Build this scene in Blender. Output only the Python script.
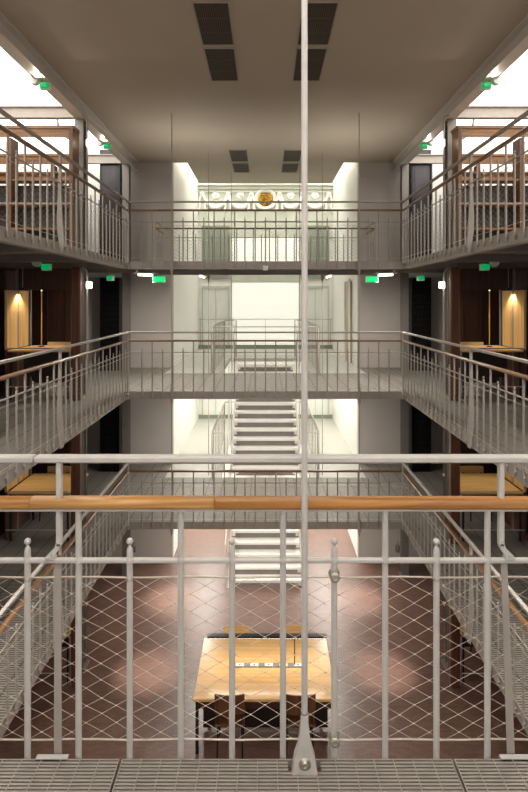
import bpy, math, random
from mathutils import Vector, Matrix
random.seed(7)
PI = math.pi
for o in list(bpy.data.objects): bpy.data.objects.remove(o)
S = bpy.context.scene
COL = S.collection

# ------------------------------------------------------------------ camera
cam = bpy.data.cameras.new('camera'); camo = bpy.data.objects.new('camera', cam); COL.objects.link(camo)
cam.sensor_fit = 'VERTICAL'; cam.sensor_height = 36; cam.sensor_width = 24; cam.lens = 24
cam.shift_y = -96/792; cam.shift_x = -1.5/792
cam.clip_start = .05; cam.clip_end = 100
camo.location = (0, 0, 1.6); camo.rotation_euler = (PI/2, 0, 0)
S.camera = camo
# ------------------------------------------------------------------ world
w = bpy.data.worlds.new('world'); S.world = w; w.use_nodes = True
w.node_tree.nodes['Background'].inputs[0].default_value = (.9, .85, .8, 1)
w.node_tree.nodes['Background'].inputs[1].default_value = 0.02
# ------------------------------------------------------------------ exposure
vs = S.view_settings; vs.view_transform = 'Standard'; vs.look = 'None'; vs.gamma = 1; vs.use_curve_mapping = False
vs.exposure = 0.28
# ------------------------------------------------------------------ large lights
WARM = (1.0, .86, .70); NEUT = (1.0, .93, .84)
def area(name, loc, rot, sx, sy, power, color=NEUT, spread=180):
    l = bpy.data.lights.new(name, 'AREA'); l.shape = 'RECTANGLE'; l.size = sx; l.size_y = sy; l.energy = power; l.color = color
    l.spread = math.radians(spread)
    o = bpy.data.objects.new(name, l); COL.objects.link(o); o.location = loc; o.rotation_euler = rot
    return o
def spot(name, loc, target, power, angle=60, blend=.6, color=WARM, size=.05):
    l = bpy.data.lights.new(name, 'SPOT'); l.energy = power; l.color = color; l.spot_size = math.radians(angle); l.spot_blend = blend; l.shadow_soft_size = size
    o = bpy.data.objects.new(name, l); COL.objects.link(o); o.location = loc
    d = Vector(target)-Vector(loc); o.rotation_euler = d.to_track_quat('-Z', 'Y').to_euler()
    return o
SKY = 3.3        # luminous ceiling over the upper side galleries
COVE = 170       # lamps above the ceiling slab of the stair hall
# lamps hidden above the hall ceiling (cove light washing the white walls)
for s in (-1, 1):
    area('cove_lamp', (s*2.03, 14.9, 6.2), (0, 0, 0), .25, 4.4, COVE*.42, (1, .97, .9))
area('cove_lamp', (0, 16.1, 6.3), (0, 0, 0), 3.6, 1.6, COVE*.10, (1, .97, .9))

# frontal fill lamps added behind the camera, no window known there
area('window_daylight', (0, -2.0, 2.2), (PI/2, 0, PI), 5.0, 3.6, 29, (1, .93, .85))
area('window_daylight', (0, -2.0, -2.6), (PI/2, 0, PI), 5.0, 3.0, 8, (1, .93, .85))
# lamps added under the hall floor slabs to brighten the lower hall
for z_, p_ in ((-.13, 36), (-2.41, 75)):
    for s in (-1, 1): area('hall_ceiling_lamp', (s*1.6, 14.6, z_), (0, 0, 0), .3, 3.6, p_*1.2, (1, .97, .91))
    area('hall_ceiling_lamp', (0, 16.0, z_), (0, 0, 0), 1.6, .5, 12, (1, .97, .91))

# ------------------------------------------------------------------ helpers
class MB:
    def __init__(s): s.v = []; s.f = []; s.sm = []
    def add(s, vs, fs, smooth=False):
        b = len(s.v); s.v += [tuple(v) for v in vs]
        for f in fs: s.f.append(tuple(i+b for i in f)); s.sm.append(smooth)
        return s
    def box(s, x0, x1, y0, y1, z0, z1):
        if x0 > x1: x0, x1 = x1, x0
        if y0 > y1: y0, y1 = y1, y0
        if z0 > z1: z0, z1 = z1, z0
        v = [(x, y, z) for z in (z0, z1) for x, y in ((x0, y0), (x1, y0), (x1, y1), (x0, y1))]
        return s.add(v, [(3,2,1,0),(4,5,6,7),(0,1,5,4),(1,2,6,5),(2,3,7,6),(3,0,4,7)])
    def bev(s, x0, x1, y0, y1, z0, z1, b=.004):
        # box with chamfered edges: three stacked cross sections along the longest axis
        if x0 > x1: x0, x1 = x1, x0
        if y0 > y1: y0, y1 = y1, y0
        if z0 > z1: z0, z1 = z1, z0
        L = [(x1-x0, 0), (y1-y0, 1), (z1-z0, 2)]; ax = max(L)[1]
        lo = [x0, y0, z0]; hi = [x1, y1, z1]
        a, c = [(1, 2), (2, 0), (0, 1)][ax]
        def sec(inset):
            A0, A1, C0, C1 = lo[a]+inset, hi[a]-inset, lo[c]+inset, hi[c]-inset
            return [(A0+b, C0), (A1-b, C0), (A1, C0+b), (A1, C1-b), (A1-b, C1), (A0+b, C1), (A0, C1-b), (A0, C0+b)]
        vs = []
        for t, ins in ((lo[ax], b*.9), (lo[ax]+b, 0), (hi[ax]-b, 0), (hi[ax], b*.9)):
            for p, q in sec(ins):
                v = [0, 0, 0]; v[ax] = t; v[a] = p; v[c] = q; vs.append(v)
        fs = [tuple(range(7, -1, -1)), tuple(range(24, 32))]
        for k in range(3):
            for i in range(8):
                j = (i+1) % 8; fs.append((k*8+i, k*8+j, k*8+8+j, k*8+8+i))
        return s.add(vs, fs)
    def tube(s, p, q, r, n=8, r2=None, cap=True, smooth=True):
        p = Vector(p); q = Vector(q); d = (q-p).normalized()
        u = d.orthogonal().normalized() if abs(d.z) < .99 else Vector((1, 0, 0)); u = (u - d*u.dot(d)).normalized(); w_ = d.cross(u)
        r2 = r if r2 is None else r2
        vs = []
        for c, rr in ((p, r), (q, r2)):
            for i in range(n):
                a = 2*PI*(i+.5)/n; vs.append(c + (u*math.cos(a)+w_*math.sin(a))*rr)
        s.add(vs, [(i, (i+1) % n, n+(i+1) % n, n+i) for i in range(n)], smooth)
        if cap: s.add(vs, [tuple(range(n-1, -1, -1)), tuple(range(n, 2*n))])
        return s
    def path(s, pts, r, n=8, smooth=True):
        pts = [Vector(p) for p in pts]; vs = []
        ref = None
        for k, p in enumerate(pts):
            d = (pts[min(k+1, len(pts)-1)]-pts[max(k-1, 0)]).normalized()
            if ref is None: ref = d.orthogonal().normalized()
            u = (ref - d*ref.dot(d)).normalized(); ref = u; w_ = d.cross(u)
            for i in range(n):
                a = 2*PI*i/n; vs.append(p+(u*math.cos(a)+w_*math.sin(a))*r)
        fs = [(k*n+i, k*n+(i+1) % n, (k+1)*n+(i+1) % n, (k+1)*n+i) for k in range(len(pts)-1) for i in range(n)]
        s.add(vs, fs, smooth); s.add(vs, [tuple(range(n-1, -1, -1)), tuple(range((len(pts)-1)*n, len(pts)*n))])
        return s
    def lathe(s, c, prof, n=12, axis='z', smooth=True):
        vs = []
        for r, h in prof:
            for i in range(n):
                a = 2*PI*i/n; x, y = r*math.cos(a), r*math.sin(a)
                if axis == 'z': vs.append((c[0]+x, c[1]+y, c[2]+h))
                elif axis == 'y': vs.append((c[0]+x, c[1]+h, c[2]-y))
                else: vs.append((c[0]+h, c[1]+x, c[2]+y))
        fs = [(k*n+i, k*n+(i+1) % n, (k+1)*n+(i+1) % n, (k+1)*n+i) for k in range(len(prof)-1) for i in range(n)]
        s.add(vs, fs, smooth); m = len(prof)
        return s.add(vs, [tuple(range(n-1, -1, -1)), tuple(range((m-1)*n, m*n))])
    def prism(s, poly, a, b, axis='y', smooth=False):
        # poly: 2D outline, extruded from a to b along axis.  x: (y,z)  y: (x,z)  z: (x,y)
        n = len(poly)
        def P(p, t): return {'x': (t, p[0], p[1]), 'y': (p[0], t, p[1]), 'z': (p[0], p[1], t)}[axis]
        vs = [P(p, a) for p in poly]+[P(p, b) for p in poly]
        return s.add(vs, [tuple(range(n)), tuple(range(2*n-1, n-1, -1))]+[(i, n+i, n+(i+1) % n, (i+1) % n) for i in range(n)], smooth)
    def sphere(s, c, r, n=10, m=6, sc=(1, 1, 1)):
        prof = [(max(1e-4, math.sin(PI*k/m))*r*sc[0], -math.cos(PI*k/m)*r*sc[2]) for k in range(m+1)]
        return s.lathe(c, prof, n)
    def mesh(s, name):
        me = bpy.data.meshes.new(name); me.from_pydata(s.v, [], s.f)
        me.polygons.foreach_set('use_smooth', s.sm)
        import bmesh
        bm = bmesh.new(); bm.from_mesh(me); bmesh.ops.recalc_face_normals(bm, faces=bm.faces); bm.to_mesh(me); bm.free()
        me.update(); return me
    def build(s, name, m, parent=None, loc=None, label=None):
        me = s.mesh(name); me.materials.append(m)
        return inst(name, me, parent, loc, label)
def inst(name, me, parent=None, loc=None, label=None, rot=None):
    o = bpy.data.objects.new(name, me); COL.objects.link(o)
    if parent: o.parent = parent
    if loc: o.location = loc
    if rot: o.rotation_euler = rot
    if label: o['label'] = label
    return o
def tag(o, label, cat=None, group=None, kind=None):
    o['label'] = label
    if cat: o['category'] = cat
    if group: o['group'] = group
    if kind: o['kind'] = kind
    return o
def empty(name, loc, label, cat, group=None, rz=0, kind=None):
    o = bpy.data.objects.new(name, None); COL.objects.link(o); o.location = loc; o.rotation_euler = (0, 0, rz); o.empty_display_size = .1
    return tag(o, label, cat, group, kind)
KIDS = {}
def copy_tree(o, parent=None):
    c = o.copy(); COL.objects.link(c); c.parent = parent
    for ch in [k for k in bpy.data.objects if k.parent == o]: copy_tree(ch, c)
    return c
def struct(name, mb, m, label, cat='wall'):
    o = mb.build(name, m); return tag(o, label, cat, kind='structure')

# ------------------------------------------------------------------ materials
def lin(c): return tuple(((x/255+.055)/1.055)**2.4 if x/255 > .04045 else x/255/12.92 for x in c)
def mat(name, rgb, rough=.6, metal=0, var=.08, scale=6, stretch=(1, 1, 1), bump=0, bscale=None, spec=.5, coat=0):
    m = bpy.data.materials.new(name); m.use_nodes = True; nt = m.node_tree; N = nt.nodes; L = nt.links
    b = N['Principled BSDF']; b.inputs['Roughness'].default_value = rough; b.inputs['Metallic'].default_value = metal
    b.inputs['Specular IOR Level'].default_value = spec; b.inputs['Coat Weight'].default_value = coat
    tc = N.new('ShaderNodeTexCoord'); mp = N.new('ShaderNodeMapping'); mp.inputs['Scale'].default_value = stretch
    L.new(tc.outputs['Object'], mp.inputs['Vector'])
    no = N.new('ShaderNodeTexNoise'); no.inputs['Scale'].default_value = scale; no.inputs['Detail'].default_value = 5
    L.new(mp.outputs[0], no.inputs['Vector'])
    c = lin(rgb); r = N.new('ShaderNodeValToRGB')
    r.color_ramp.elements[0].position = .3; r.color_ramp.elements[1].position = .7
    r.color_ramp.elements[0].color = tuple(x*(1-var) for x in c)+(1,); r.color_ramp.elements[1].color = tuple(min(1, x*(1+var)) for x in c)+(1,)
    L.new(no.outputs['Fac'], r.inputs['Fac']); L.new(r.outputs[0], b.inputs['Base Color'])
    if bump:
        bp = N.new('ShaderNodeBump'); bp.inputs['Strength'].default_value = bump; bp.inputs['Distance'].default_value = .01
        n2 = N.new('ShaderNodeTexNoise'); n2.inputs['Scale'].default_value = bscale or scale*5; L.new(mp.outputs[0], n2.inputs['Vector'])
        L.new(n2.outputs['Fac'], bp.inputs['Height']); L.new(bp.outputs[0], b.inputs['Normal'])
    return m
def wood(name, c1, c2, rough=.4, axis='x', scale=3.0, coat=0.0, spec=.5):
    m = bpy.data.materials.new(name); m.use_nodes = True; nt = m.node_tree; N = nt.nodes; L = nt.links
    b = N['Principled BSDF']; b.inputs['Roughness'].default_value = rough; b.inputs['Coat Weight'].default_value = coat; b.inputs['Specular IOR Level'].default_value = spec
    tc = N.new('ShaderNodeTexCoord'); mp = N.new('ShaderNodeMapping')
    st = {'x': (.6, 14, 14), 'y': (14, .6, 14), 'z': (14, 14, .6)}[axis]
    mp.inputs['Scale'].default_value = st; L.new(tc.outputs['Object'], mp.inputs['Vector'])
    no = N.new('ShaderNodeTexNoise'); no.inputs['Scale'].default_value = scale; no.inputs['Detail'].default_value = 8; no.inputs['Distortion'].default_value = .6
    L.new(mp.outputs[0], no.inputs['Vector'])
    r = N.new('ShaderNodeValToRGB'); r.color_ramp.elements[0].position = .32; r.color_ramp.elements[1].position = .68
    r.color_ramp.elements[0].color = lin(c1)+(1,); r.color_ramp.elements[1].color = lin(c2)+(1,)
    L.new(no.outputs['Fac'], r.inputs['Fac']); L.new(r.outputs[0], b.inputs['Base Color'])
    bp = N.new('ShaderNodeBump'); bp.inputs['Strength'].default_value = .15; bp.inputs['Distance'].default_value = .003
    L.new(no.outputs['Fac'], bp.inputs['Height']); L.new(bp.outputs[0], b.inputs['Normal'])
    return m
def emis(name, rgb, strength, base=None):
    m = bpy.data.materials.new(name); m.use_nodes = True; b = m.node_tree.nodes['Principled BSDF']
    b.inputs['Base Color'].default_value = lin(base or rgb)+(1,); b.inputs['Emission Color'].default_value = lin(rgb)+(1,)
    b.inputs['Emission Strength'].default_value = strength; b.inputs['Roughness'].default_value = .4
    # procedural unevenness of a diffuser
    N = m.node_tree.nodes; L = m.node_tree.links
    no = N.new('ShaderNodeTexNoise'); no.inputs['Scale'].default_value = 1.5
    mr = N.new('ShaderNodeMapRange'); mr.inputs['To Min'].default_value = strength*.93; mr.inputs['To Max'].default_value = strength*1.07
    L.new(no.outputs['Fac'], mr.inputs['Value']); L.new(mr.outputs[0], b.inputs['Emission Strength'])
    return m
def brickmat(name, c1, c2, mortar, bw, bh, msize, rough, bump=.3, planar='xy', rot=0, noise=.25, spec=.5, offset=.5):
    m = bpy.data.materials.new(name); m.use_nodes = True; nt = m.node_tree; N = nt.nodes; L = nt.links
    b = N['Principled BSDF']; b.inputs['Roughness'].default_value = rough; b.inputs['Specular IOR Level'].default_value = spec
    tc = N.new('ShaderNodeTexCoord'); mp = N.new('ShaderNodeMapping')
    if planar == 'xz': mp.inputs['Rotation'].default_value = (-PI/2, 0, 0)
    else: mp.inputs['Rotation'].default_value = (0, 0, rot)
    L.new(tc.outputs['Object'], mp.inputs['Vector'])
    br = N.new('ShaderNodeTexBrick'); br.inputs['Scale'].default_value = 1; br.inputs['Brick Width'].default_value = bw; br.inputs['Row Height'].default_value = bh
    br.inputs['Mortar Size'].default_value = msize; br.inputs['Mortar Smooth'].default_value = .1; br.offset = offset
    br.inputs['Color1'].default_value = lin(c1)+(1,); br.inputs['Color2'].default_value = lin(c2)+(1,); br.inputs['Mortar'].default_value = lin(mortar)+(1,)
    L.new(mp.outputs[0], br.inputs['Vector'])
    no = N.new('ShaderNodeTexNoise'); no.inputs['Scale'].default_value = 1.2; no.inputs['Detail'].default_value = 6; L.new(tc.outputs['Object'], no.inputs['Vector'])
    mx = N.new('ShaderNodeMix'); mx.data_type = 'RGBA'; mx.blend_type = 'MULTIPLY'; mx.inputs['Factor'].default_value = noise
    L.new(br.outputs['Color'], mx.inputs[6]); L.new(no.outputs['Fac'], mx.inputs[7]); L.new(mx.outputs[2], b.inputs['Base Color'])
    bp = N.new('ShaderNodeBump'); bp.inputs['Strength'].default_value = bump; bp.inputs['Distance'].default_value = .004; bp.invert = True
    L.new(br.outputs['Fac'], bp.inputs['Height']); L.new(bp.outputs[0], b.inputs['Normal'])
    return m

M = {}
M['steel'] = mat('painted_steel', (164, 156, 148), .6, .0, .05, 9, bump=.05)  # same paint as the near steel, darkened to keep far bars in silhouette
M['steel_near'] = mat('worn_painted_steel', (192, 188, 182), .42, 0, .07, 14, bump=.12, bscale=60)  # same paint lightened for the light on the near parts, with some wear
M['steel_dark'] = mat('dark_painted_steel', (120, 112, 105), .5, .1, .08, 5)
M['column'] = mat('column_steel', (128, 122, 117), .45, .2, .06, 5)
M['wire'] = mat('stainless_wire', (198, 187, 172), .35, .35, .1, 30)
M['wire_far'] = mat('aged_wire', (130, 120, 108), .5, .3, .1, 30)  # darker than the near wire
M['beam'] = mat('light_beam_paint', (204, 197, 188), .4, 0, .04, 6)  # steel made paler to carry the front light on the ceiling beams
M['wood_post'] = wood('timber_post_wood', (70, 38, 24), (104, 62, 40), .4, 'z', 2)
M['bolt'] = mat('bolt_steel', (190, 184, 170), .35, .7, .1, 30)
M['wood_rail'] = wood('oiled_oak_rail', (150, 96, 46), (208, 154, 88), .38, 'x', 2.2, .1)
M['wood_rail2'] = wood('pale_oak_rail', (172, 118, 60), (222, 176, 112), .38, 'x', 2.6, .1)
M['wood_rail_red'] = wood('red_oak_rail', (100, 68, 42), (142, 106, 72), .35, 'x', 2.5, .1)
M['wood_mid'] = wood('bookcase_wood', (104, 68, 34), (150, 104, 56), .45, 'x', 2)
M['wood_midz'] = wood('bookcase_wood_upright', (84, 52, 30), (122, 82, 50), .45, 'z', 2)
M['wood_dark'] = wood('dark_panel_wood', (46, 25, 16), (70, 40, 26), .5, 'z', 2)
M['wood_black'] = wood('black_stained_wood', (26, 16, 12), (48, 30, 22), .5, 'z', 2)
M['wood_yel'] = wood('golden_veneer', (194, 150, 88), (222, 184, 124), .4, 'x', 1.6)
M['wood_yelz'] = wood('golden_veneer_upright', (176, 134, 76), (212, 174, 114), .42, 'z', 1.6)
M['table'] = wood('table_veneer', (202, 154, 92), (220, 180, 120), .3, 'x', 1.2, .2)
M['chairwood'] = wood('chair_wood', (74, 44, 24), (110, 70, 38), .4, 'z', 2)
M['ceiling'] = mat('ceiling_plaster', (174, 162, 144), .75, 0, .03, 1.2, bump=.03, bscale=4)
M['greywall'] = mat('grey_wall', (188, 181, 174), .6, 0, .04, 1.5, stretch=(1, 1, 1))
M['white'] = mat('white_plaster', (243, 242, 236), .7, 0, .015, 2)
M['offwhite'] = mat('pale_green_plaster', (200, 204, 190), .7, 0, .04, 4)
M['green_panel'] = mat('grey_green_panel', (142, 150, 134), .5, 0, .05, 3)
M['palegreen'] = mat('pale_glass_panel', (226, 230, 222), .3, 0, .03, 3)
M['floor'] = brickmat('terracotta_floor', (132, 101, 88), (114, 85, 75), (96, 73, 66), .11, .035, .003, .36, .25, noise=.22, spec=.55)
M['grate'] = brickmat('grating_deck', (176, 169, 160), (166, 159, 151), (92, 87, 82), .30, .034, .010, .5, .6, noise=.12, offset=0)
M['gratebar'] = mat('galvanised_grating', (160, 152, 144), .45, .2, .06, 20)
M['hallfloor'] = mat('hall_floor_grey', (190, 189, 180), .5, 0, .04, 3)
M['tread'] = mat('stair_tread', (236, 233, 227), .45, 0, .04, 10)
M['stringer'] = mat('stair_steel', (214, 210, 202), .45, 0, .04, 10)
M['vent'] = mat('vent_grille', (88, 76, 66), .7, .1, .06, 12)
M['vent2'] = mat('vent_backing', (52, 44, 38), .8, 0, .05, 12)
M['ventframe'] = mat('vent_frame', (160, 148, 132), .6, 0, .03, 12)
M['black'] = mat('black_iron', (24, 23, 24), .35, .5, .3, 14, bump=.3, bscale=20)
M['blackgloss'] = mat('dark_gunmetal_plate', (58, 56, 58), .3, .7, .2, 4)
M['blackplastic'] = mat('black_plastic', (20, 19, 19), .4, 0, .1, 10)
M['gold'] = mat('gilded_relief', (172, 132, 40), .4, .5, .35, 22, bump=.5, bscale=30)
M['beige'] = mat('beige_door', (190, 176, 148), .5, 0, .04, 5)
M['whiteplastic'] = mat('white_plastic', (225, 225, 220), .4, 0, .03, 10)
M['green'] = emis('green_exit_lens', (8, 170, 98), .5)
M['green_hot'] = emis('green_exit_lens_bright', (10, 205, 115), .85)
M['lamp'] = emis('lamp_diffuser', (255, 244, 226), 6)
M['lamp_soft'] = emis('lamp_diffuser_soft', (255, 240, 214), 1.6)
M['skylight'] = emis('luminous_ceiling', (255, 252, 246), SKY)
M['backlit'] = emis('backlit_glass', (246, 248, 238), .38)
M['void'] = mat('shaft_dark', (40, 36, 34), .8, 0, .1, 5)

HT = 2.28; ZG = -4.56; ZC = 4.85; DF = 9.23; DN = 1.86; LAT = 2.4; DW = 12.5; DB = 17.3; HW = 2.2
LEV = {'upper': HT, 'middle': 0.0, 'lower': -HT}
SIDE = {-1: 'left', 1: 'right'}

# ================================================================== the building
struct('floor', MB().box(-6.4, 6.4, -2.1, DB+.2, ZG-.15, ZG), M['floor'], 'terracotta brick floor of the ground level under the galleries', 'floor')
struct('ceiling', MB().box(-3.02, 3.02, -2.1, DW, ZC, ZC+.2), M['ceiling'], 'plain taupe ceiling over the atrium between the two side beams', 'ceiling')
struct('ceiling', MB().box(-1.85, 1.85, DW, 14.7, ZC, ZC+.2), M['ceiling'], 'narrower ceiling slab reaching into the bright stair hall above the frieze', 'ceiling')
struct('ceiling', MB().box(-2.4, 2.4, DW, DB+.2, 6.8, 6.95), M['white'], 'high white roof above the light cove of the stair hall', 'ceiling')
for s in (-1, 1):
    n = SIDE[s]
    struct('window_%d' % (1 if s < 0 else 2), MB().box(s*3.22, s*6.4, -2.1, DW, 5.35, 5.45), M['skylight'], 'glowing white skylight over the upper %s gallery bookcases' % n, 'skylight')
    struct('trim_%d' % (1 if s < 0 else 2), MB().box(s*2.98, s*3.24, -2.1, DW, 5.35-.3, 5.45).box(s*3.02, s*3.24, -2.1, DW, 4.86, 5.1), M['white'], 'white upstand between skylight and ceiling on the %s' % n, 'trim')
    struct('wall_'+n, MB().box(s*6.4, s*6.55, -2.1, DW, ZG, 5.45), M['greywall'], 'outer wall behind the %s galleries' % n)
    struct('wall_grey_'+n, MB().box(s*HW, s*3.3, DW, DW+.15, ZG, ZC+.5), M['greywall'], 'grey end wall between the stair hall and the %s gallery' % n)
    struct('wall_gallery_end_'+n, MB().box(s*3.3, s*6.4, DW, DW+.15, ZG, HT-.14), M['greywall'], 'grey end wall of the lower %s side galleries' % n)
    struct('wall_upper_end_'+n, MB().box(s*3.3, s*6.4, DW, DW+.15, HT-.14, 5.45), M['white'], 'white end wall of the upper %s gallery' % n)
    struct('wall_hall_'+n, MB().box(s*HW, s*(HW+.15), DW+.15, DB, ZG, 6.8), M['white'], 'tall white side wall on the %s of the stair hall' % n)
    struct('trim_%d' % (5 if s < 0 else 6), MB().box(s*HW, s*(HW+.9), DW-.02, DW, ZC-.35, ZC), M['greywall'], 'shallow downstand over the %s grey end wall' % n, 'trim')
struct('wall_back', MB().box(-2.35, 2.35, DB, DB+.15, ZG, 6.8), M['white'], 'white back wall of the stair hall')
struct('wall_near', MB().box(-6.4, 6.4, -2.25, -2.1, ZG, 5.45), M['greywall'], 'wall behind the near gallery')
for k_, z0_, z1_ in ((7, .35, 4.1), (8, -4.2, -1.0)):  # unseen glowing panels added for frontal fill
    w_ = struct('window_%d' % k_, MB().box(-2.6, 2.6, -2.095, -2.06, z0_, z1_), emis('window_glow_%d' % k_, (250, 250, 255), .5), ('upper' if k_ == 7 else 'lower')+' wide pale window in the wall behind the near gallery', 'window')
    fb = MB()
    for x_ in (-2.6, -1.3, 0, 1.3, 2.6): fb.box(x_-.03, x_+.03, -2.06, -2.04, z0_, z1_)
    fb.build('window_frame', M['steel'], w_)
for z_, n_ in ((-.09, 'middle'), (-2.37, 'lower')):  # glowing panels added to go with the hall fill lamps
    for s in (-1, 1):
        e_ = MB().bev(s*1.6-.15, s*1.6+.15, 12.8, 16.4, z_-.036, z_-.002, .006)
        tag(e_.build('slab_light', M['lamp_soft']), 'long flat light under the %s hall slab on the %s' % (n_, SIDE[s]), 'light', 'flat lights under the hall slabs')
struct('wall_above_opening', MB().box(-HW, HW, DW, DW+.12, ZC+.2, 6.8), M['white'], 'white wall above the slab at the mouth of the stair hall')

# ceiling edge beams (I-sections)
for s in (-1, 1):
    b = MB().box(s*2.98, s*3.20, -2.1, DW-.02, ZC-.02, ZC+.0).box(s*3.07, s*3.10, -2.1, DW-.02, ZC-.2, ZC).box(s*3.0, s*3.18, -2.1, DW-.02, ZC-.215, ZC-.2)
    tag(b.build('ceiling_beam', M['beam']), 'long grey steel beam edging the ceiling on the %s' % SIDE[s], 'beam', 'ceiling edge beams')
    # cross beams
    for d, w_ in ((5.9, 'nearest'), (8.9, 'middle'), (11.85, 'far')):
        e = empty('cross_beam', (s*4.72, d, 4.66), 'horizontal steel cross beam over the upper %s bookcases, %s of three' % (SIDE[s], w_), 'beam', 'cross beams under the skylights')
        MB().box(-1.6, 1.6, -.05, .05, .0, .02).box(-1.6, 1.6, -.05, .05, .18, .2).box(-1.6, 1.6, -.01, .01, .02, .18).build('web', M['steel'], e)
        if w_ != 'far': MB().path([(-s*1.55+s*(.34*math.sin(a)), 0, -.38+.38*(1-math.cos(a))) for a in [PI/2*k/8 for k in range(9)]], .022, 8).build('knee_brace', M['steel'], e)

# ================================================================== decks
def deck_label(n, lv): return '%s grating deck of the %s gallery with steel edge channel' % (n, lv)
for lv, z in LEV.items():
    for s in (-1, 1):
        e = empty('gallery_deck', (s*4.4, 5.3, z), 'grating floor of the %s gallery along the %s side with steel edge channel' % (lv, SIDE[s]), 'gallery floor')
        MB().box(s*(2.43-4.4), s*(6.39-4.4), -7.38, DW-5.31, -.03, 0).build('grating', M['grate'], e)
        # edge channel
        MB().box(s*(2.42-4.4), s*(2.44-4.4), -7.38, DF-5.3+.02, -.135, -.001).box(s*(2.44-4.4), s*(2.52-4.4), -7.38, DF-5.3, -.135, -.12).build('edge_channel', M['steel'], e)
        b = MB()
        for k in range(9):
            y = -6.9+k*1.53
            if lv == 'middle' and y+5.3 < 1.9: continue
            b.box(s*(2.52-4.4), s*(6.39-4.4), y-.03, y+.03, -.13, -.031)
        b.build('joist', M['steel_dark'], e, label='dark cross joists under the deck')
    # far bridge
    e = empty('footbridge', (0, DF, z), 'grating footbridge crossing the far end of the atrium on the %s level' % lv, 'footbridge')
    BD = 2.3
    MB().box(-2.43, 2.43, .03, BD, -.03, 0).build('grating', M['grate'], e)
    MB().box(-2.42, 2.42, .015, .035, -.135, -.001).box(-2.4, 2.4, .035, .1, -.135, -.12).build('edge_channel', M['steel'], e)
    MB().box(-2.4, 2.4, BD, BD+.02, -.135, -.001).build('rear_channel', M['steel'], e)
    b = MB()
    for k in range(5):
        x = -1.66+k*.83; b.box(x-.03, x+.03, .1, BD-.001, -.13, -.031)
    b.box(-2.4, 2.4, 1.1, 1.16, -.18, -.131).box(-2.4, 2.4, .45, .5, -.17, -.131)
    b.build('joist', M['steel_dark'], e, label='dark joists under the bridge')
    for s in (-1, 1):   # corner slab beside the bridge, leading to the end wall
        q = MB().box(s*2.2, s*2.43, DF+BD+.03, DW-.001, z-.03, z)
        if lv != 'upper': tag(q.build('deck_infill', M['grate']), 'small grating strip at the %s wall beside the %s footbridge' % (SIDE[s], lv), 'grating')

# near gallery deck: real bars
def bars(x0, x1, y0, y1, notch=None, pitch=.0135, e=None, name='grating_panel'):
    b = MB(); y = y1-.004
    b.box(x0, x1, y1-.004, y1, -.028, .001)
    k = 0
    while y > y0:
        k += 1; y = y1-k*pitch
        segs = [(x0, x1)]
        if notch and y > notch[2]: segs = [(x0, notch[0]), (notch[1], x1)]
        for a, c in segs: b.box(a, c, y-.0037, y+.0037, -.022, 0)
    x = x0+.002
    n = max(1, round((x1-x0)/.067)); st = (x1-x0-.004)/n
    for i in range(n+1):
        X = x0+.002+i*st
        yy = y1
        if notch and notch[0] < X < notch[1]: yy = notch[2]
        b.box(X-.0018, X+.0018, y0, yy, -.02, .0018)
    return b.build(name, M['gratebar'], e)
ng = empty('near_gallery_deck', (0, 1.84, 0), 'steel grating floor of the near gallery at the bottom edge of the picture', 'gallery floor')
bars(-2.4, -.508, -3.9, 0, None, e=ng); bars(-.500, .648, -3.9, 0, (.078, .190, -.052), e=ng); bars(.656, 2.4, -3.9, 0, None, e=ng)
b = MB()
for k in range(6): b.box(-2.4, 2.4, -3.6+k*.7, -3.54+k*.7, -.16, -.03)
b.box(-2.4, .07, -.012, -.003, -.13, -.03).box(.2, 2.4, -.012, -.003, -.13, -.03)
b.build('joist', M['steel_dark'], ng, label='dark joists under the grating')
MB().box(-.80, -.69, -.004, .014, -.006, .005).build('fixing_plate', M['steel_near'], ng)
MB().box(.82, .93, -.004, .014, -.006, .005).build('fixing_plate', M['steel_near'], ng)

# ================================================================== railings
def baluster_mesh(tall, r=.0135, n=10):
    b = MB()
    top = .868 if tall else .722
    if tall: b.lathe((0, 0, 0), [(r, -.10), (r, top)], n)
    else:
        b.lathe((0, 0, 0), [(r, -.10), (r, top-.01), (r*.97, top-.003), (r*.8, top+.005), (r*.42, top+.011), (r*.38, top+.016)], n)
    b.lathe((0, -.004, -.055), [(.018, -.012), (.018, .012)], 8, axis='y')     # nut on the channel
    return b.mesh('baluster')
BT = baluster_mesh(True, .0115); BT.materials.append(M['steel'])
BS = baluster_mesh(False, .0115); BS.materials.append(M['steel'])
BTN = baluster_mesh(True, .0108, 16); BTN.materials.append(M['steel_near'])
BSN = baluster_mesh(False, .0108, 16); BSN.materials.append(M['steel_near'])
FN = MB().sphere((0, 0, .750), .0118, 14, 8).mesh('finial'); FN.materials.append(M['steel_near'])
FF = MB().sphere((0, 0, .750), .0120, 8, 5).mesh('finial'); FF.materials.append(M['steel'])
def stanchion_mesh():
    b = MB()
    prof = [(-.012, 1.02), (.014, 1.02), (.016, .60), (.022, .35), (.040, .12), (.05, .0), (.05, -.06), (.036, -.12), (.006, -.14), (-.002, -.10), (-.012, .0), (-.03, .12), (-.034, .3), (-.022, .6)]
    b.prism([(y, z) for y, z in prof], -.013, .013, 'x')
    b.lathe((0, .045, -.045), [(.03, 0), (.03, .02), (.014, .024), (.014, .04)], 10, axis='y')
    return b.mesh('stanchion')
ST = stanchion_mesh(); ST.materials.append(M['steel'])
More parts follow.
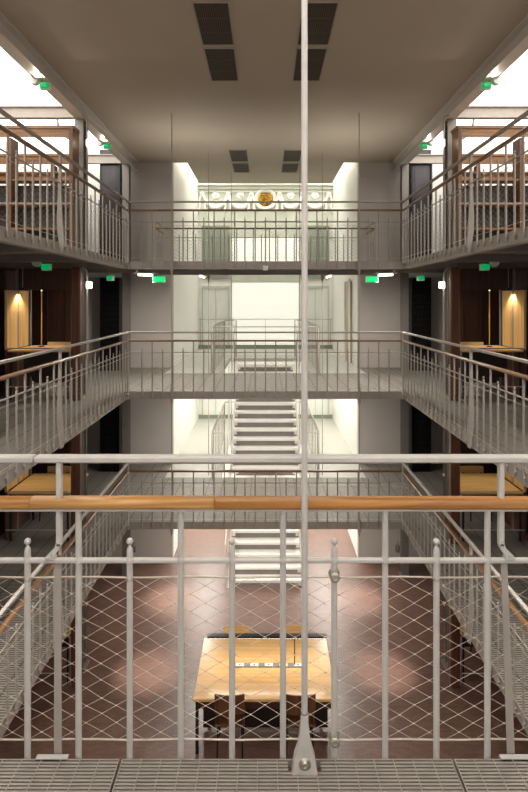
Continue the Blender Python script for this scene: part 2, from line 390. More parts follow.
def mesh_panel(x0, x1, zt=.625, zb=.05, r=.0011, px=.0528, pz=.031, x00=0, near=False):
    b = MB(); n = 4 if near else 3
    rows = int(round((zt-zb)/pz)); cols = int((x1-x0)/px)
    zz = [zt-(zt-zb)*j/rows for j in range(rows+1)]
    i0 = math.ceil((x0-x00)/px); i1 = math.floor((x1-x00)/px)
    if near:
        rnd = random.Random(3); J = {}
        def P(i, j):
            if (i, j) not in J: J[(i, j)] = (x00+i*px+rnd.uniform(-.0022, .0022), .012+rnd.uniform(-.002, .002), zz[j]+(rnd.uniform(-.0022, .0022) if 0 < j < rows else 0))
            return J[(i, j)]
        for i in range(i0, i1+1):
            for j in range(rows):
                if (i+j) % 2: continue
                if i+1 <= i1: b.tube(P(i, j), P(i+1, j+1), r, n, cap=False)
                if i-1 >= i0: b.tube(P(i, j), P(i-1, j+1), r, n, cap=False)
                if 0 < j: x, y, z = P(i, j); b.tube((x-.0035, y, z), (x+.0035, y, z), .0024, 6)
    else:
        # straight diagonals clipped to the panel
        H = zt-zb; W = H/pz*px
        for sgn in (1, -1):
            i = math.floor((x0-W-x00)/(2*px))*2
            while x00+i*px < x1+W:
                xa = x00+i*px; xb = xa+sgn*W
                ta = 0.0; tb = 1.0
                lo, hi = (x0-xa)/(xb-xa), (x1-xa)/(xb-xa)
                if lo > hi: lo, hi = hi, lo
                ta = max(ta, lo); tb = min(tb, hi)
                if tb-ta > .01:
                    b.tube((xa+(xb-xa)*ta, .010, zt-H*ta), (xa+(xb-xa)*tb, .010, zt-H*tb), r, 3, cap=False)
                i += 2
    return b
MESHCACHE = {}
def railing(loc, rz, x0, x1, label, phase=0.0, stanch=(), group=None, woodm='wood_rail_red', tallfirst=True, gaps=()):
    """local x runs along the railing, local +y faces the void"""
    e = empty('gallery_railing', loc, label, 'railing', group, rz)
    MB().bev(x0, x1, -.022, .022, 1.02, 1.048, .004).build('top_rail', M['steel'], e)
    MB().bev(x0, x1, -.028, .028, .872, .904, .010).build('handrail', M[woodm], e, label='wooden handrail')
    MB().tube((x0, 0, .685), (x1, 0, .685), .0085, 8).build('mid_rail', M['steel'], e)
    MB().tube((x0, .010, .625), (x1, .010, .625), .0028, 6).tube((x0, .010, .05), (x1, .010, .05), .0028, 6).build('edge_wire', M['wire'], e)
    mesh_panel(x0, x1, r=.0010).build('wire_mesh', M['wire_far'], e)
    k0 = math.ceil((x0+.06-phase)/.18); k1 = math.floor((x1-.06-phase)/.18)
    for k in range(k0, k1+1):
        x = phase+k*.18
        if any(abs(x-q) < .07 for q in stanch): continue
        if k % 2 == (0 if tallfirst else 1): inst('baluster', BT, e, (x, 0, 0))
        else:
            c = inst('baluster', BS, e, (x, 0, 0)); inst('finial', FF, c)
    for q in stanch: inst('stanchion', ST, e, (q, 0, 0))
    return e
G = 'gallery railings round the atrium'
for lv, z in LEV.items():
    # far bridge, front
    railing((0, DF, z), PI, -2.4, 2.4, 'straight railing on the front edge of the %s footbridge' % lv, .18, (-2.4, 2.4), G)
    y0 = DN if lv != 'upper' else .2
    for s in (-1, 1):
        # local x measured from the far corner
        if s < 0: railing((-LAT, DF, z), -PI/2, 0, DF-y0, 'long railing of the %s gallery on the left side of the atrium' % lv, 0, (3.06, 6.12), G)
        else: railing((LAT, DF, z), PI/2, -(DF-y0), 0, 'long railing of the %s gallery on the right side of the atrium' % lv, 0, (-3.06, -6.12), G)
# rear railing on the upper bridge + short returns
railing((0, DF+2.345, HT), 0, -2.4, 2.4, 'railing along the rear edge of the upper footbridge before the frieze', .09, (-2.4, 2.4), G)
for s in (-1, 1):
    if s < 0: railing((-LAT, DF+2.32, HT), -PI/2, -.9, -.05, 'short return railing at the left end of the upper footbridge', .0, (), G)
    else: railing((LAT, DF+2.32, HT), PI/2, .05, .9, 'short return railing at the right end of the upper footbridge', .0, (), G)

# ---- the near railing, in full detail
nr = empty('near_railing', (0, DN, 0), 'large near railing with oak handrail, ball-topped bars and wire mesh', 'railing')
MB().bev(-2.4, -.812, -.020, .020, 1.030, 1.053, .005).build('top_rail', M['steel_near'], nr)
MB().bev(-.810, 2.4, -.020, .020, 1.030, 1.053, .005).build('top_rail', M['steel_near'], nr)
def hr(x0, x1, m, dz=0):
    pr = []
    for k in range(24):
        a = 2*PI*k/24; ca, sa = math.cos(a), math.sin(a)
        pr.append((.027*math.copysign(abs(ca)**.65, ca), .887+dz+.0195*math.copysign(abs(sa)**.65, sa)))
    # a groove where the timber meets the steel flat
    MB().prism(pr, x0, x1, 'x', True).build('handrail', m, nr, label='oiled oak handrail length')
hr(-2.4, -.824, M['wood_rail']); hr(-.822, -.180, M['wood_rail2'], .0005); hr(-.178, 2.4, M['wood_rail'], -.0012)
MB().box(-2.4, 2.4, -.016, .016, .861, .868).build('handrail_flat', M['steel_near'], nr)
b = MB().bev(-2.4, 2.4, -.009, .009, .674, .692, .005)
for k in range(-12, 13): b.lathe((.0616-.18+.18*k, 0, .685), [(.0115, -.013), (.0135, -.008), (.0135, .005), (.0115, .010)], 12)
b.build('mid_rail', M['steel_near'], nr)
pts = []
for k in range(-24, 25):
    x = k*.1; pts.append((x, .013, .617+.002*math.sin(k*1.7)))
MB().path(pts, .0034, 6).build('edge_wire', M['wire'], nr)
MB().path([(x, y, z-.577+.001) for x, y, z in pts], .0034, 6).build('edge_wire', M['wire'], nr)
mesh_panel(-2.38, 2.38, zt=.617, zb=.04, r=.0009, x00=-.793, near=True).build('wire_mesh', M['wire'], nr, label='diamond wire mesh with small ferrules')
for k in range(-13, 14):
    x = .0616+.36*k/1
    if abs(x) < 2.38: inst('baluster', BTN, nr, (x, 0, 0))
    x = -.118+.36*k
    if abs(x) < 2.38:
        c = inst('baluster', BSN, nr, (x, 0, 0)); inst('finial', FN, c)
        # wire loop round the bar
        MB().lathe((0, 0, 0), [(.0112, -.005), (.0135, 0), (.0112, .005)], 12).build('wire_loop', M['bolt'], c, (0, 0, .617))
for x, s, ln in ((-.726, -1, .0), (.829, 1, .024), (-2.25, -1, 0), (2.3, 1, .02)):
    g = MB().bev(x-.009, x+.009, -.012, .012, .735, 1.031, .003)
    # swan-neck foot bending sideways on to the mid rail
    g.prism([(x-.009, .745), (x+.009, .745), (x+.009+s*.004, .73), (x+s*.028+.013, .703), (x+s*.028+.013, .694), (x+s*.028-.015, .694), (x+s*.028-.015, .702), (x-.009+s*.004, .728)], -.012, .010, 'y')
    g.box(x+s*.028-.018, x+s*.028+.016, -.016, .012, .6925, .697)
    g.lathe((x+s*.026, -.012, .706), [(.005, 0), (.005, -.006)], 8, axis='y')
    g.build('stanchion', M['steel_near'], nr)
    xp = x+s*.008 if s < 0 else x+.014
    MB().prism([(xp-.011, .673), (xp+.011, .673), (xp+ln+.013, 0), (xp+ln-.013, 0)], .004, .010, 'y').box(xp+ln-.013, xp+ln+.013, .004, .010, -.1, .0).build('post', M['steel'], nr, label='tapered flat post under the mid rail')
for z in (.634, .060):
    MB().lathe((.242, .016, z), [(.016, 0), (.020, -.003), (.020, -.008), (.016, -.011), (.010, -.011), (.010, -.008), (.0001, -.008)], 20, axis='y').lathe((.242, -.018, z), [(.012, 0), (.017, -.004), (.017, -.008), (.009, -.011), (.005, -.009)], 16, axis='y').tube((.242, -.02, z), (.242, .012, z), .006, 8).build('wire_clamp', M['bolt'], nr, label='round steel wire clamp')

# ---- hanger rods
def hanger(name, x, y, z0, z1, r, label, group=None, m='steel', big=False, brk=()):
    e = empty(name, (x, y, z0), label, 'hanger rod', group)
    MB().tube((0, 0, .06 if not big else .20), (0, 0, z1-z0), r, 16 if big else 8).build('rod', M[m], e)
    return e
h = hanger('hanger_rod', .1325, 1.795, -.02, ZC, .0105, 'thick pale suspension rod rising to the ceiling in front of the near railing', None, 'steel_near', True)
pf = [(-.046, -.012), (.046, -.012), (.043, .02), (.034, .075), (.022, .11), (.0145, .165), (.0118, .20), (.0118, .215), (-.0118, .215), (-.0118, .20), (-.0145, .165), (-.022, .11), (-.034, .075), (-.043, .02)]
MB().prism(pf, -.016, .016, 'y').box(-.05, .05, -.03, .03, -.016, -.01).build('bracket', M['steel_near'], h, label='flared cast bracket at the rod foot')
MB().lathe((0, 0, .208), [(.0118, 0), (.0130, .002), (.0130, .010), (.0118, .012)], 16).build('collar', M['column'], h)
MB().lathe((0, -.016, .055), [(.021, 0), (.020, -.002), (.0115, -.002), (.0115, -.008), (.009, -.009), (.004, -.009), (.0035, -.006)], 24, axis='y').build('bolt', M['bolt'], h)
MB().lathe((0, 0, ZC+.02), [(.03, -.03), (.03, 0)], 12).build('ceiling_rose', M['steel_near'], h)
GH = 'suspension rods of the far footbridges'
for s in (-1, 1):
    e = hanger('hanger_rod', s*1.63, DF-.045, -HT-.1, ZC, .0095, 'slim rod hanging from the ceiling before the far footbridges, %s one' % SIDE[s], GH)
    for z in (0, HT, 2*HT):
        MB().lathe((0, 0, z+.1), [(.007, -.24), (.018, -.2), (.03, -.13), (.034, -.06), (.03, 0), (.022, .08), (.014, .16), (.0105, .2)], 10).build('bracket', M['steel'], e, label='pear-shaped hanger bracket')
    for x, y, t in ((1.24, DF+2.28, 'outer'), (.87, 13.5, 'inner')):
        if t == 'outer':
            e = hanger('hanger_rod', s*x, y, -HT, ZC, .009, 'slim %s hanger rod behind the footbridges on the %s of the stairs' % (t, SIDE[s]), GH)
            for z in (0, HT, 2*HT): MB().lathe((0, 0, z), [(.01, -.3), (.03, -.2), (.03, -.05)], 8).build('bracket', M['steel'], e)
        else:
            e = hanger('hanger_rod', s*x, y, -HT, ZC, .009, 'slim %s hanger rod beside the stairs on the %s' % (t, SIDE[s]), GH)

# ================================================================== stair hall
for lv in ('middle', 'lower'):
    z = LEV[lv]; nm = lv
    e = empty('hall_floor_slab', (0, 14.4, z), '%s pale floor slab round the stairwell in the white hall' % ('middle level' if lv == 'middle' else 'lower level'), 'floor slab')
    for s in (-1, 1):
        MB().box(s*.98, s*2.199, DF+2.33-14.4 if 0 else -2.85, DB-.001-14.4, -.09, 0).build('slab', M['hallfloor'], e)
    MB().box(-.98, .98, .1, DB-.001-14.4, -.09, 0).build('slab', M['hallfloor'], e)
    struct('baseboard_'+('back' if lv == 'middle' else 'back_lower'), MB().box(-2.19, 2.19, DB-.02, DB-.001, z+.001, z+.13), M['green_panel'], 'dark skirting at the foot of the hall back wall, %s level' % lv, 'baseboard')
# flights
def flight(z0, z1, y0, y1, w_, lab):
    e = empty('staircase', (0, y0, z0), lab, 'staircase', 'white steel stair flights')
    n = 14; rise = (z1-z0)/n; run = (y1-y0)/(n-1)
    for k in range(n-1):
        z = rise*(k+1); y = run*k
        b = MB().bev(-w_+.03, w_-.03, y-.01, y+run*1.12, z-.035, z, .003)
        b.box(-w_+.03, w_-.03, y-.012, y-.004, z-.05, z+.002)
        t = b.build('tread', M['tread'], e)
        if k < n-2: MB().box(-w_+.04, w_-.04, y+run*1.02, y+run*1.05, z+.001, z+rise-.036).build('riser', M['column'], t)  # dark plate standing in for the shadow gap between open treads
        for s in (-1, 1): MB().box(s*(w_-.03), s*(w_-.10), y, y+.05, z-.12, z-.036).build('tread_bracket', M['stringer'], t)
    L = Vector((0, y1-y0, z1-z0)).normalized()
    for s in (-1, 1):
        x = s*w_
        b = MB(); a0 = Vector((0, -.12, -.08)); a1 = Vector((0, y1-y0+.02, z1-z0-.05)); up = .20
        b.prism([(a0.y, a0.z), (a1.y, a1.z), (a1.y, a1.z-up), (a0.y+.25, max(a0.z, .0) if z0 == ZG else a0.z-.02)], x-.014, x+.014, 'x')
        b.build('stringer', M['stringer'], e)
        b = MB().path([(x+s*.06, 0, .92), (x+s*.06, y1-y0, z1-z0+.92)], .016, 8)
        b.build('handrail', M['stringer'], e)
        for k in range(0, n, 3):
            MB().tube((x+s*.04, run*k*.98, rise*k-.05), (x+s*.06, run*k*.98, rise*k+.92), .009, 8).build('baluster', M['stringer'], e)
    return e
flight(ZG, -HT, 11.30, 14.35, .80, 'white open stair flight rising from the ground floor')
flight(-HT, 0, 11.66, 14.45, .78, 'white open stair flight rising from the lower to the middle level')
# stairwell guards
for lv in ('middle', 'lower'):
    z = LEV[lv]
    for s in (-1, 1):
        e = empty('stairwell_guard', (s*1.15, 13, z), 'slim grey guard rail on the %s of the %s level stairwell' % (SIDE[s], lv), 'guard rail', 'stairwell guard rails')
        MB().path([(0, -1.55, .0), (0, -1.55, 1.02), (0, 1.75, 1.02), (0, 1.75, 0)], .021, 8).build('rail_frame', M['steel'], e)
        MB().path([(-s*.01, 1.75, 1.03), (-s*.33, 1.75, 1.03), (-s*.33, 1.75, 0)], .016, 8).build('return_rail', M['steel'], e)
        for k in range(8):
            y = -1.3+k*.4
            MB().tube((0, y, 0), (0, y, 1.02), .008, 8).build('baluster', M['steel'], e)
        b = MB()
        for q in (.2, .4, .6, .8): b.tube((0, -1.55, q), (0, 1.75, q), .004, 6)
        b.build('edge_wire', M['wire'], e)
        if lv == 'lower':
            MB().path([(0, -1.55, 1.0), (-s*.26, -1.55, 1.0), (-s*.26, -1.55, 0)], .016, 8).build('return_rail', M['steel'], e)
e = empty('stair_head_guard', (0, 11.2, 0), 'grey guard rail across the head of the stairwell behind the middle footbridge', 'guard rail')
MB().path([(-1.15, 0, 0), (-1.15, 0, 1.03), (1.15, 0, 1.03), (1.15, 0, 0)], .014, 8).build('rail_frame', M['steel'], e)
e = empty('wall_handrail', (0, DB-.25, 0), 'thin rail before the back wall of the hall on the middle level', 'handrail')
MB().tube((-2.15, 0, .98), (2.15, 0, .98), .012, 8).build('rail', M['steel'], e)
b = MB()
for x in (-2.1, -1.05, 0, 1.05, 2.1): MB().tube((x, 0, 0), (x, 0, .98), .009, 8).build('post', M['steel'], e)

# back wall fittings
def px2x(px, d): return (px-265.5)*d/528
def px2z(py, d): return 1.6+(300-py)*d/528
db = DB
for s in (-1, 1):
    n = SIDE[s]; x0, x1 = s*1.17, s*2.08
    struct('window_%d' % (3 if s < 0 else 4), MB().box(x0, x1, db-.08, db-.001, px2z(279, db), px2z(226, db)), M['green_panel'], 'tall grey-green glazed panel under the frieze on the %s' % n, 'window')
    for k, (lv, z) in enumerate((('middle', 0), ('lower', -HT))):
        w_ = struct('door_%d' % (1+k*2+(s > 0)), MB().box(x0, x1, db-.05, db-.001, z+.13, z+2.06), M['palegreen'], 'pale %s level door in the hall back wall, %s one' % (lv, n), 'door')
        f = MB().box(x0, x1, db-.08, db-.051, z+1.98, z+2.06).box(x0, x0+s*.05, db-.08, db-.051, z+.13, z+1.98).box(x1, x1-s*.05, db-.08, db-.051, z+.13, z+1.98).box((x0+x1)/2-.01, (x0+x1)/2+.01, db-.07, db-.051, z+.13, z+1.98)
        f.build('door_frame', M['offwhite'], w_)
struct('window_5', MB().box(-1.08, 1.08, db-.05, db-.001, .14, px2z(283, db)), M['backlit'], 'large backlit white glass in the middle of the hall back wall', 'window')
struct('window_6', MB().box(-1.08, 1.08, db-.05, db-.001, px2z(270, db), px2z(238, db)), M['backlit'], 'upper backlit white glass in the hall back wall under the frieze', 'window')
struct('trim_3', MB().box(-1.12, 1.12, db-.06, db-.001, px2z(281, db), px2z(272, db)), M['offwhite'], 'pale green band between the two backlit panes', 'trim')
struct('trim_4', MB().box(-2.19, 2.19, db-.30, db-.001, 5.30, 5.42).box(-2.19, 2.19, db-.2, db-.001, 5.2, 5.30).box(-2.19, 2.19, db-.12, db-.001, 5.1, 5.2), M['offwhite'], 'stepped plaster cornice above the frieze', 'trim')
# frieze
fz0, fz1 = px2z(238, db), 5.1; zc = px2z(199.5, db)
fr = empty('plaster_frieze', (0, db-.05, zc), 'white relief frieze of swags and roundels with a gilded medallion on the back wall', 'frieze')
MB().box(-2.19, 2.19, 0, .049, fz0-zc, fz1-zc).build('ground', M['offwhite'], fr, label='pale green frieze ground')
MB().lathe((0, 0, 0), [(.37, .0), (.37, -.05), (.33, -.09), (.28, -.07), (.26, -.03), (.0001, -.03)], 40, axis='y').build('medallion_ring', M['white'], fr)
md = MB().lathe((0, -.03, 0), [(.24, .0), (.235, -.02), (.0001, -.03)], 32, axis='y')
for k in range(16):
    a = k*2.4; r = .046*math.sqrt(k)
    md.sphere((r*math.cos(a), -.055, r*math.sin(a)), .05, 8, 5)
md.build('medallion', M['gold'], fr, label='gilded medallion')
for x in (-1.98, -1.62, -.8, .8, 1.62, 1.98):
    X = x
for x in (-1.62, -.82, .82, 1.62):
    MB().lathe((x, 0, .12), [(.13, 0), (.13, -.03), (.10, -.06), (.06, -.05), (.05, -.08), (.0001, -.09)], 20, axis='y').build('roundel', M['white'], fr)
for c in (-1.62, -.82, .0, .82, 1.62):
    hw_ = .44 if c else .8
    if c == 0: continue
    pts = [(c+hw_*(t/10-1)*1.0, -.05, .14-.42*(1-((t/10-1))**2)) for t in range(21)]
    b = MB()
    for k in range(20):
        a = Vector(pts[k]); d = Vector(pts[k+1]); r1 = .03+.055*math.sin(PI*k/20); r2 = .03+.055*math.sin(PI*(k+1)/20)
        b.tube(a, d, r1, 8, r2, cap=False)
    b.build('garland', M['white'], fr)
for x in (-2.06, -1.22, -.46, .46, 1.22, 2.06):
    b = MB()
    b.lathe((x, -.02, .16), [(.09, 0), (.09, -.03), (.04, -.08), (.0001, -.09)], 14, axis='y')
    for sx in (-1, 1):
        b.path([(x+sx*(.03+.12*math.sin(t*.35)), -.05, .22+.03*t*(1 if t < 4 else .6)-(.10 if t > 5 else 0)) for t in range(8)], .02, 6)
        b.path([(x+sx*.05, -.04, .1), (x+sx*.10, -.05, -.05), (x+sx*.08, -.05, -.25), (x+sx*.12, -.05, -.42)], .045 if abs(abs(x)-.46) < .01 else .035, 8)
    b.build('ribbon_bow', M['white'], fr)
# side door in right hall wall
dr = struct('door_5', MB().box(2.14, 2.199, 13.45, 14.15, .0, 2.08), M['beige'], 'beige door in the right white hall wall on the middle level', 'door')
MB().box(2.11, 2.14, 13.38, 13.45, 0, 2.14).box(2.11, 2.14, 14.15, 14.22, 0, 2.14).box(2.11, 2.14, 13.38, 14.22, 2.08, 2.14).build('door_frame', M['white'], dr)
MB().tube((2.14, 13.6, 1.0), (2.08, 13.6, 1.0), .01, 6).tube((2.08, 13.6, 1.0), (2.08, 13.7, 1.0), .01, 6).build('door_handle', M['bolt'], dr)

# ================================================================== ceiling vents
for s in (-1, 1):
    for (y0, y1, t) in ((5.76, 6.70, 'nearest'), (6.81, 7.80, 'second'), (11.44, 12.35, 'third'), (12.53, 13.4, 'farthest')):
        e = empty('ceiling_vent', (s*.60, (y0+y1)/2, ZC), 'brown slatted ceiling vent, %s in the %s row' % (t, SIDE[s]), 'vent', 'ceiling vents')
        hw_, hl = .19, (y1-y0)/2
        MB().box(-hw_, hw_, -hl, hl, -.004, -.001).build('backing', M['vent2'], e)
        b = MB().box(-hw_-.015, -hw_, -hl-.015, hl+.015, -.014, -.0005).box(hw_, hw_+.015, -hl-.015, hl+.015, -.014, -.0005).box(-hw_, hw_, -hl-.015, -hl, -.014, -.0005).box(-hw_, hw_, hl, hl+.015, -.014, -.0005)
        b.build('frame', M['ventframe'], e)
        b = MB()
        for k in range(1, 3): b.box(-hw_, hw_, -hl+2*hl*k/3-.008, -hl+2*hl*k/3+.008, -.013, -.005)
        n = 16
        for k in range(n): x = -hw_+(k+.5)*2*hw_/n; b.box(x-.006, x+.006, -hl, hl, -.011, -.005)
        b.build('slat', M['vent'], e)

# ================================================================== side galleries
def chair(loc, rz, label, group, w_=.42, m1='wood_yel', hgt=.90, legm='blackplastic'):
    e = empty('wooden_chair', loc, label, 'chair', group, rz)
    MB().bev(-w_/2, w_/2, -.21, .21, .43, .455, .006).build('seat', M[m1], e)
    b = MB(); n = 8; v = []; f = []
    for k in range(n+1):
        t = k/n*2-1; x = t*w_/2; y = .20-.035*(1-t*t)*-1
        for zz, dy in ((hgt-.28, 0), (hgt, .03)):
            v += [(x, y+dy, zz), (x, y+dy+.015, zz)]
    for k in range(n):
        a = k*4; c = a+4
        f += [(a, c, c+2, a+2), (a+1, a+3, c+3, c+1), (a+2, c+2, c+3, a+3), (a, a+1, c+1, c)]
    f += [(0, 2, 3, 1), (n*4, n*4+1, n*4+3, n*4+2)]
    b.add(v, f).build('backrest', M[m1], e)
    for sx in (-1, 1):
        MB().tube((sx*(w_/2-.03), -.18, 0), (sx*(w_/2-.04), -.17, .43), .013, 8).build('leg', M[legm], e)
        MB().path([(sx*(w_/2-.03), .19, 0), (sx*(w_/2-.04), .18, .44), (sx*(w_/2-.05), .22, hgt-.1)], .013, 8).build('leg', M[legm], e)
    return e
def carrel(lv, s, z):
    n = SIDE[s]; where = '%s %s' % (lv, n) if lv != 'ground' else 'ground floor %s' % n
    ctx = 'in the %s carrel' % where
    # desk
    e = empty('reading_desk', (s*3.64, 8.9, z), 'golden wood reading desk with a tubular front rail %s' % ctx, 'desk', 'carrel desks')
    MB().bev(-.49, .49, -.45, .5, .765, .795, .004).build('tabletop', M['wood_yel'], e)
    MB().box(-.44, .44, .02, .05, .3, .764).build('modesty_panel', M['wood_black'], e)
    MB().path([(-s*.53, -.46, .0), (-s*.53, -.50, .80), (-s*.48, -.50, .83), (s*.49, -.50, .83)], .011, 8).build('front_rail', M['steel'], e)
    MB().path([(-s*.52, -.50, .12), (-s*.51, -.5, .22), (s*.49, -.50, .22)], .009, 8).build('foot_rail', M['steel'], e)
    for sx in (-1, 1):
        for y in (-.40, .42): MB().box(sx*.46-.015, sx*.46+.015, y-.015, y+.015, 0, .764).build('leg', M['blackplastic'], e)
    chair((s*3.78, 9.44, z), 0, 'pale wooden chair on the far side of the desk %s' % ctx, 'carrel chairs', hgt=.83)
    # side partition (golden veneer panels) at the outer end of the desk
    e = empty('carrel_partition', (s*4.18, 8.95, z), 'golden veneer partition at the outer end of the desk %s' % ctx, 'partition', 'carrel partitions')
    MB().box(-.02, .02, -.45, -.10, .80, 1.76).build('panel', M['wood_yelz'], e)
    MB().box(-.02, .02, -.04, .32, .80, 1.76).build('panel', M['wood_yelz'], e)
    MB().box(-.02, .02, -.45, -.10, .03, .79).build('lower_panel', M['wood_post'], e); MB().box(-.02, .02, -.04, .32, .03, .79).build('lower_panel', M['wood_post'], e)
    MB().box(-.015, .015, -.099, -.041, 0, 2.12).build('post', M['column'], e, label='grey steel post')
    MB().box(-.02, .02, .40, .45, 0, 2.12).build('post', M['column'], e, label='grey steel post')
    # header and back panelling
    e = empty('carrel_panelling', (s*4.92, 10.2, z), 'dark brown wood panelling closing the back %s' % ctx, 'panelling', 'carrel panelling')
    MB().box(-1.47, 1.46, 0, .06, .002, 2.13).build('back_panel', M['wood_dark'], e)
    b = MB()
    for k in range(9): b.box(-1.47+k*.36, -1.45+k*.36, -.012, -.001, .002, 2.13)
    b.box(-1.47, 1.46, -.012, -.001, .72, .76)
    b.build('batten', M['wood_black'], e)
    hd = MB().box(s*3.2, s*4.22, 8.90, 8.94, z+1.77, z+2.13).build('header_panel', M['wood_dark'])
    tag(hd, 'dark brown header board above the desk %s' % ctx, 'board')
    # outer shelving
    e = empty('dark_bookcase', (s*5.2, 8.9, z), 'dark wood shelving beyond the partition %s' % ctx, 'bookcase', 'carrel bookcases')
    MB().box(-.85, -.81, -.3, .3, 0, 2.1).build('side_panel', M['wood_dark'], e); MB().box(.81, .85, -.3, .3, 0, 2.1).build('side_panel', M['wood_dark'], e)
    for q in (.1, .5, .9, 1.3, 1.7): MB().box(-.809, .809, -.28, .26, q, q+.03).build('shelf', M['wood_midz'], e)
    MB().box(-.809, .809, .261, .299, 0, 2.1).build('back_panel', M['wood_black'], e)
for lv, z in (('middle', 0), ('lower', -HT), ('ground', ZG)):
    for s in (-1, 1): carrel(lv, s, z)
# stick lamps on the middle desks
for s in (-1, 1):
    for lv, z in (('middle', 0), ('lower', -HT)):
        if lv == 'lower': continue
        e = empty('stick_lamp', (s*3.86, 9.1, z+.795), 'slender stick reading lamp on the %s level desk on the %s' % (lv, SIDE[s]), 'lamp', 'stick lamps')
        MB().lathe((0, 0, 0), [(.05, 0), (.05, .012), (.012, .018)], 14).build('base', M['blackplastic'], e)
        MB().tube((0, 0, .015), (-s*.0, 0, .96), .008, 8).build('stem', M['wood_yelz'], e)
        MB().tube((0, 0, .96), (0, 0, 1.0), .011, 8).build('lamp_head', M['lamp_soft'], e)
        l = spot('stick_lamp_light', (s*4.08, 8.87, 1.74), (s*4.25, 8.9, .6), 20, 110, .5, (1, .88, .66), .02)
for s in (-1, 1):
    spot('desk_light', (s*3.6, 8.8, -.25), (s*3.75, 9.0, -1.5), 22, 95, .6, (1, .84, .6), .05)
# vertical service strip under the partitions gets a lamp fitting
for s in (-1, 1):
    for lv, z in (('middle', 0), ('lower', -HT)):
        e = empty('downlight', (s*(4.08 if lv == 'middle' else 3.6), 8.87 if lv == 'middle' else 8.8, z+(1.76 if lv == 'middle' else 2.10)), 'small downlight above the %s level desk on the %s' % (lv, SIDE[s]), 'lamp', 'carrel downlights')
        MB().lathe((0, 0, 0), [(.03, .0), (.03, .05 if lv == 'middle' else .03)], 12).build('housing', M['blackplastic'], e)
        MB().tube((0, 0, .05), (0, 0, .39) , .006, 6).build('stem', M['steel'], e) if lv == 'middle' else None

# columns, cladding, lamps
for s in (-1, 1):
    n = SIDE[s]
    for d, t in ((5.9, 'nearest'), (8.9, 'middle'), (11.85, 'farthest')):
        e = empty('steel_column', (s*3.12, d, ZG), 'grey steel column on the %s side of the atrium, %s of three' % (n, t), 'column', 'atrium columns')
        h_ = ZC-.215-ZG-.001
        MB().box(-.075, .075, -.075, -.063, 0, h_).box(-.075, .075, .063, .075, 0, h_).box(-.006, .006, -.063, .063, 0, h_).build('shaft', M['column'], e)
        MB().box(-.12, .12, -.12, .12, 0, .02).build('base_plate', M['column'], e)
    for lv, z in (('middle', 0), ('lower', -HT), ('ground', ZG)):
        e = MB().bev(s*2.94, s*3.09, 8.36, 8.49, z+.001, z+2.12, .02)
        tag(e.build('wooden_post', M['wood_post']), 'dark brown timber post beside the steel column on the %s %s' % (('ground floor' if lv == 'ground' else lv+' level'), n), 'post', 'timber posts')
    for lv, z in (('upper', HT), ('middle', 0)):
        e = empty('column_lamp', (s*2.88, 8.53, z), 'small white lamp on a swan-neck pipe by the %s column, %s level' % (n, lv), 'lamp', 'column lamps')
        MB().path([(0, 0, 0.0), (0, 0, 2.02 if lv == 'middle' else 2.2), (s*.02, .0, 2.08 if lv == 'middle' else 2.28), (s*.08, 0, 2.12 if lv == 'middle' else 2.3)], .014, 8).build('pipe', M['steel'], e)
        MB().box(-s*.01, -s*.08, -.08, -.0, 1.79, 1.89).build('lamp_box', M['lamp'], e)
        MB().box(-.01, .01, -.02, .0, 1.78, 1.9).build('bracket', M['steel'], e)
    # iron shaft panels
    for lv, z, m, h_ in (('upper', HT, 'blackgloss', 2.72), ('middle', 0, 'black', 2.1), ('lower', -HT, 'black', 2.1)):
        e = empty('iron_shaft_panel', (s*3.52, 11.95, z), 'tall %s panel at the far end of the %s %s gallery' % ('dark gunmetal' if lv == 'upper' else 'black cast-iron', n, lv), 'panel', 'iron shaft panels')
        MB().bev(-.2, .2, -.02, .3, 0.0, h_, .01).build('casing', M[m], e)
        MB().box(-.22, -.2, -.03, .31, 0, h_).box(.2, .22, -.03, .31, 0, h_).build('edge_trim', M['blackplastic'], e)
        if lv != 'upper':
            b = MB(); rr = random.Random(5)
            for i in range(5):
                for j in range(12):
                    x = -.15+i*.075; zz = .25+j*.13
                    b.lathe((x, -.02, zz), [(.034, 0), (.034, -.012), (.02, -.012), (.02, -.004)], 8, axis='y')
                    b.tube((x-.03, -.025, zz-.055), (x+.03, -.025, zz+.055), .006, 5)
            b.build('ornament', M['black'], e, label='raised ring ornament')
        else:
            MB().bev(-.15, .15, -.032, -.021, .9, 2.6, .005).build('plate', M['blackgloss'], e)
            MB().box(.205, .24, -.06, -.03, .3, 2.5).build('rail', M['blackplastic'], e)
    # service pipe at corner
    tag(MB().path([(s*3.22, 12.44, ZG), (s*3.22, 12.44, ZC-.36)], .03, 8).build('service_pipe', M['column']), 'vertical grey service pipe in the %s corner of the end wall' % n, 'pipe')

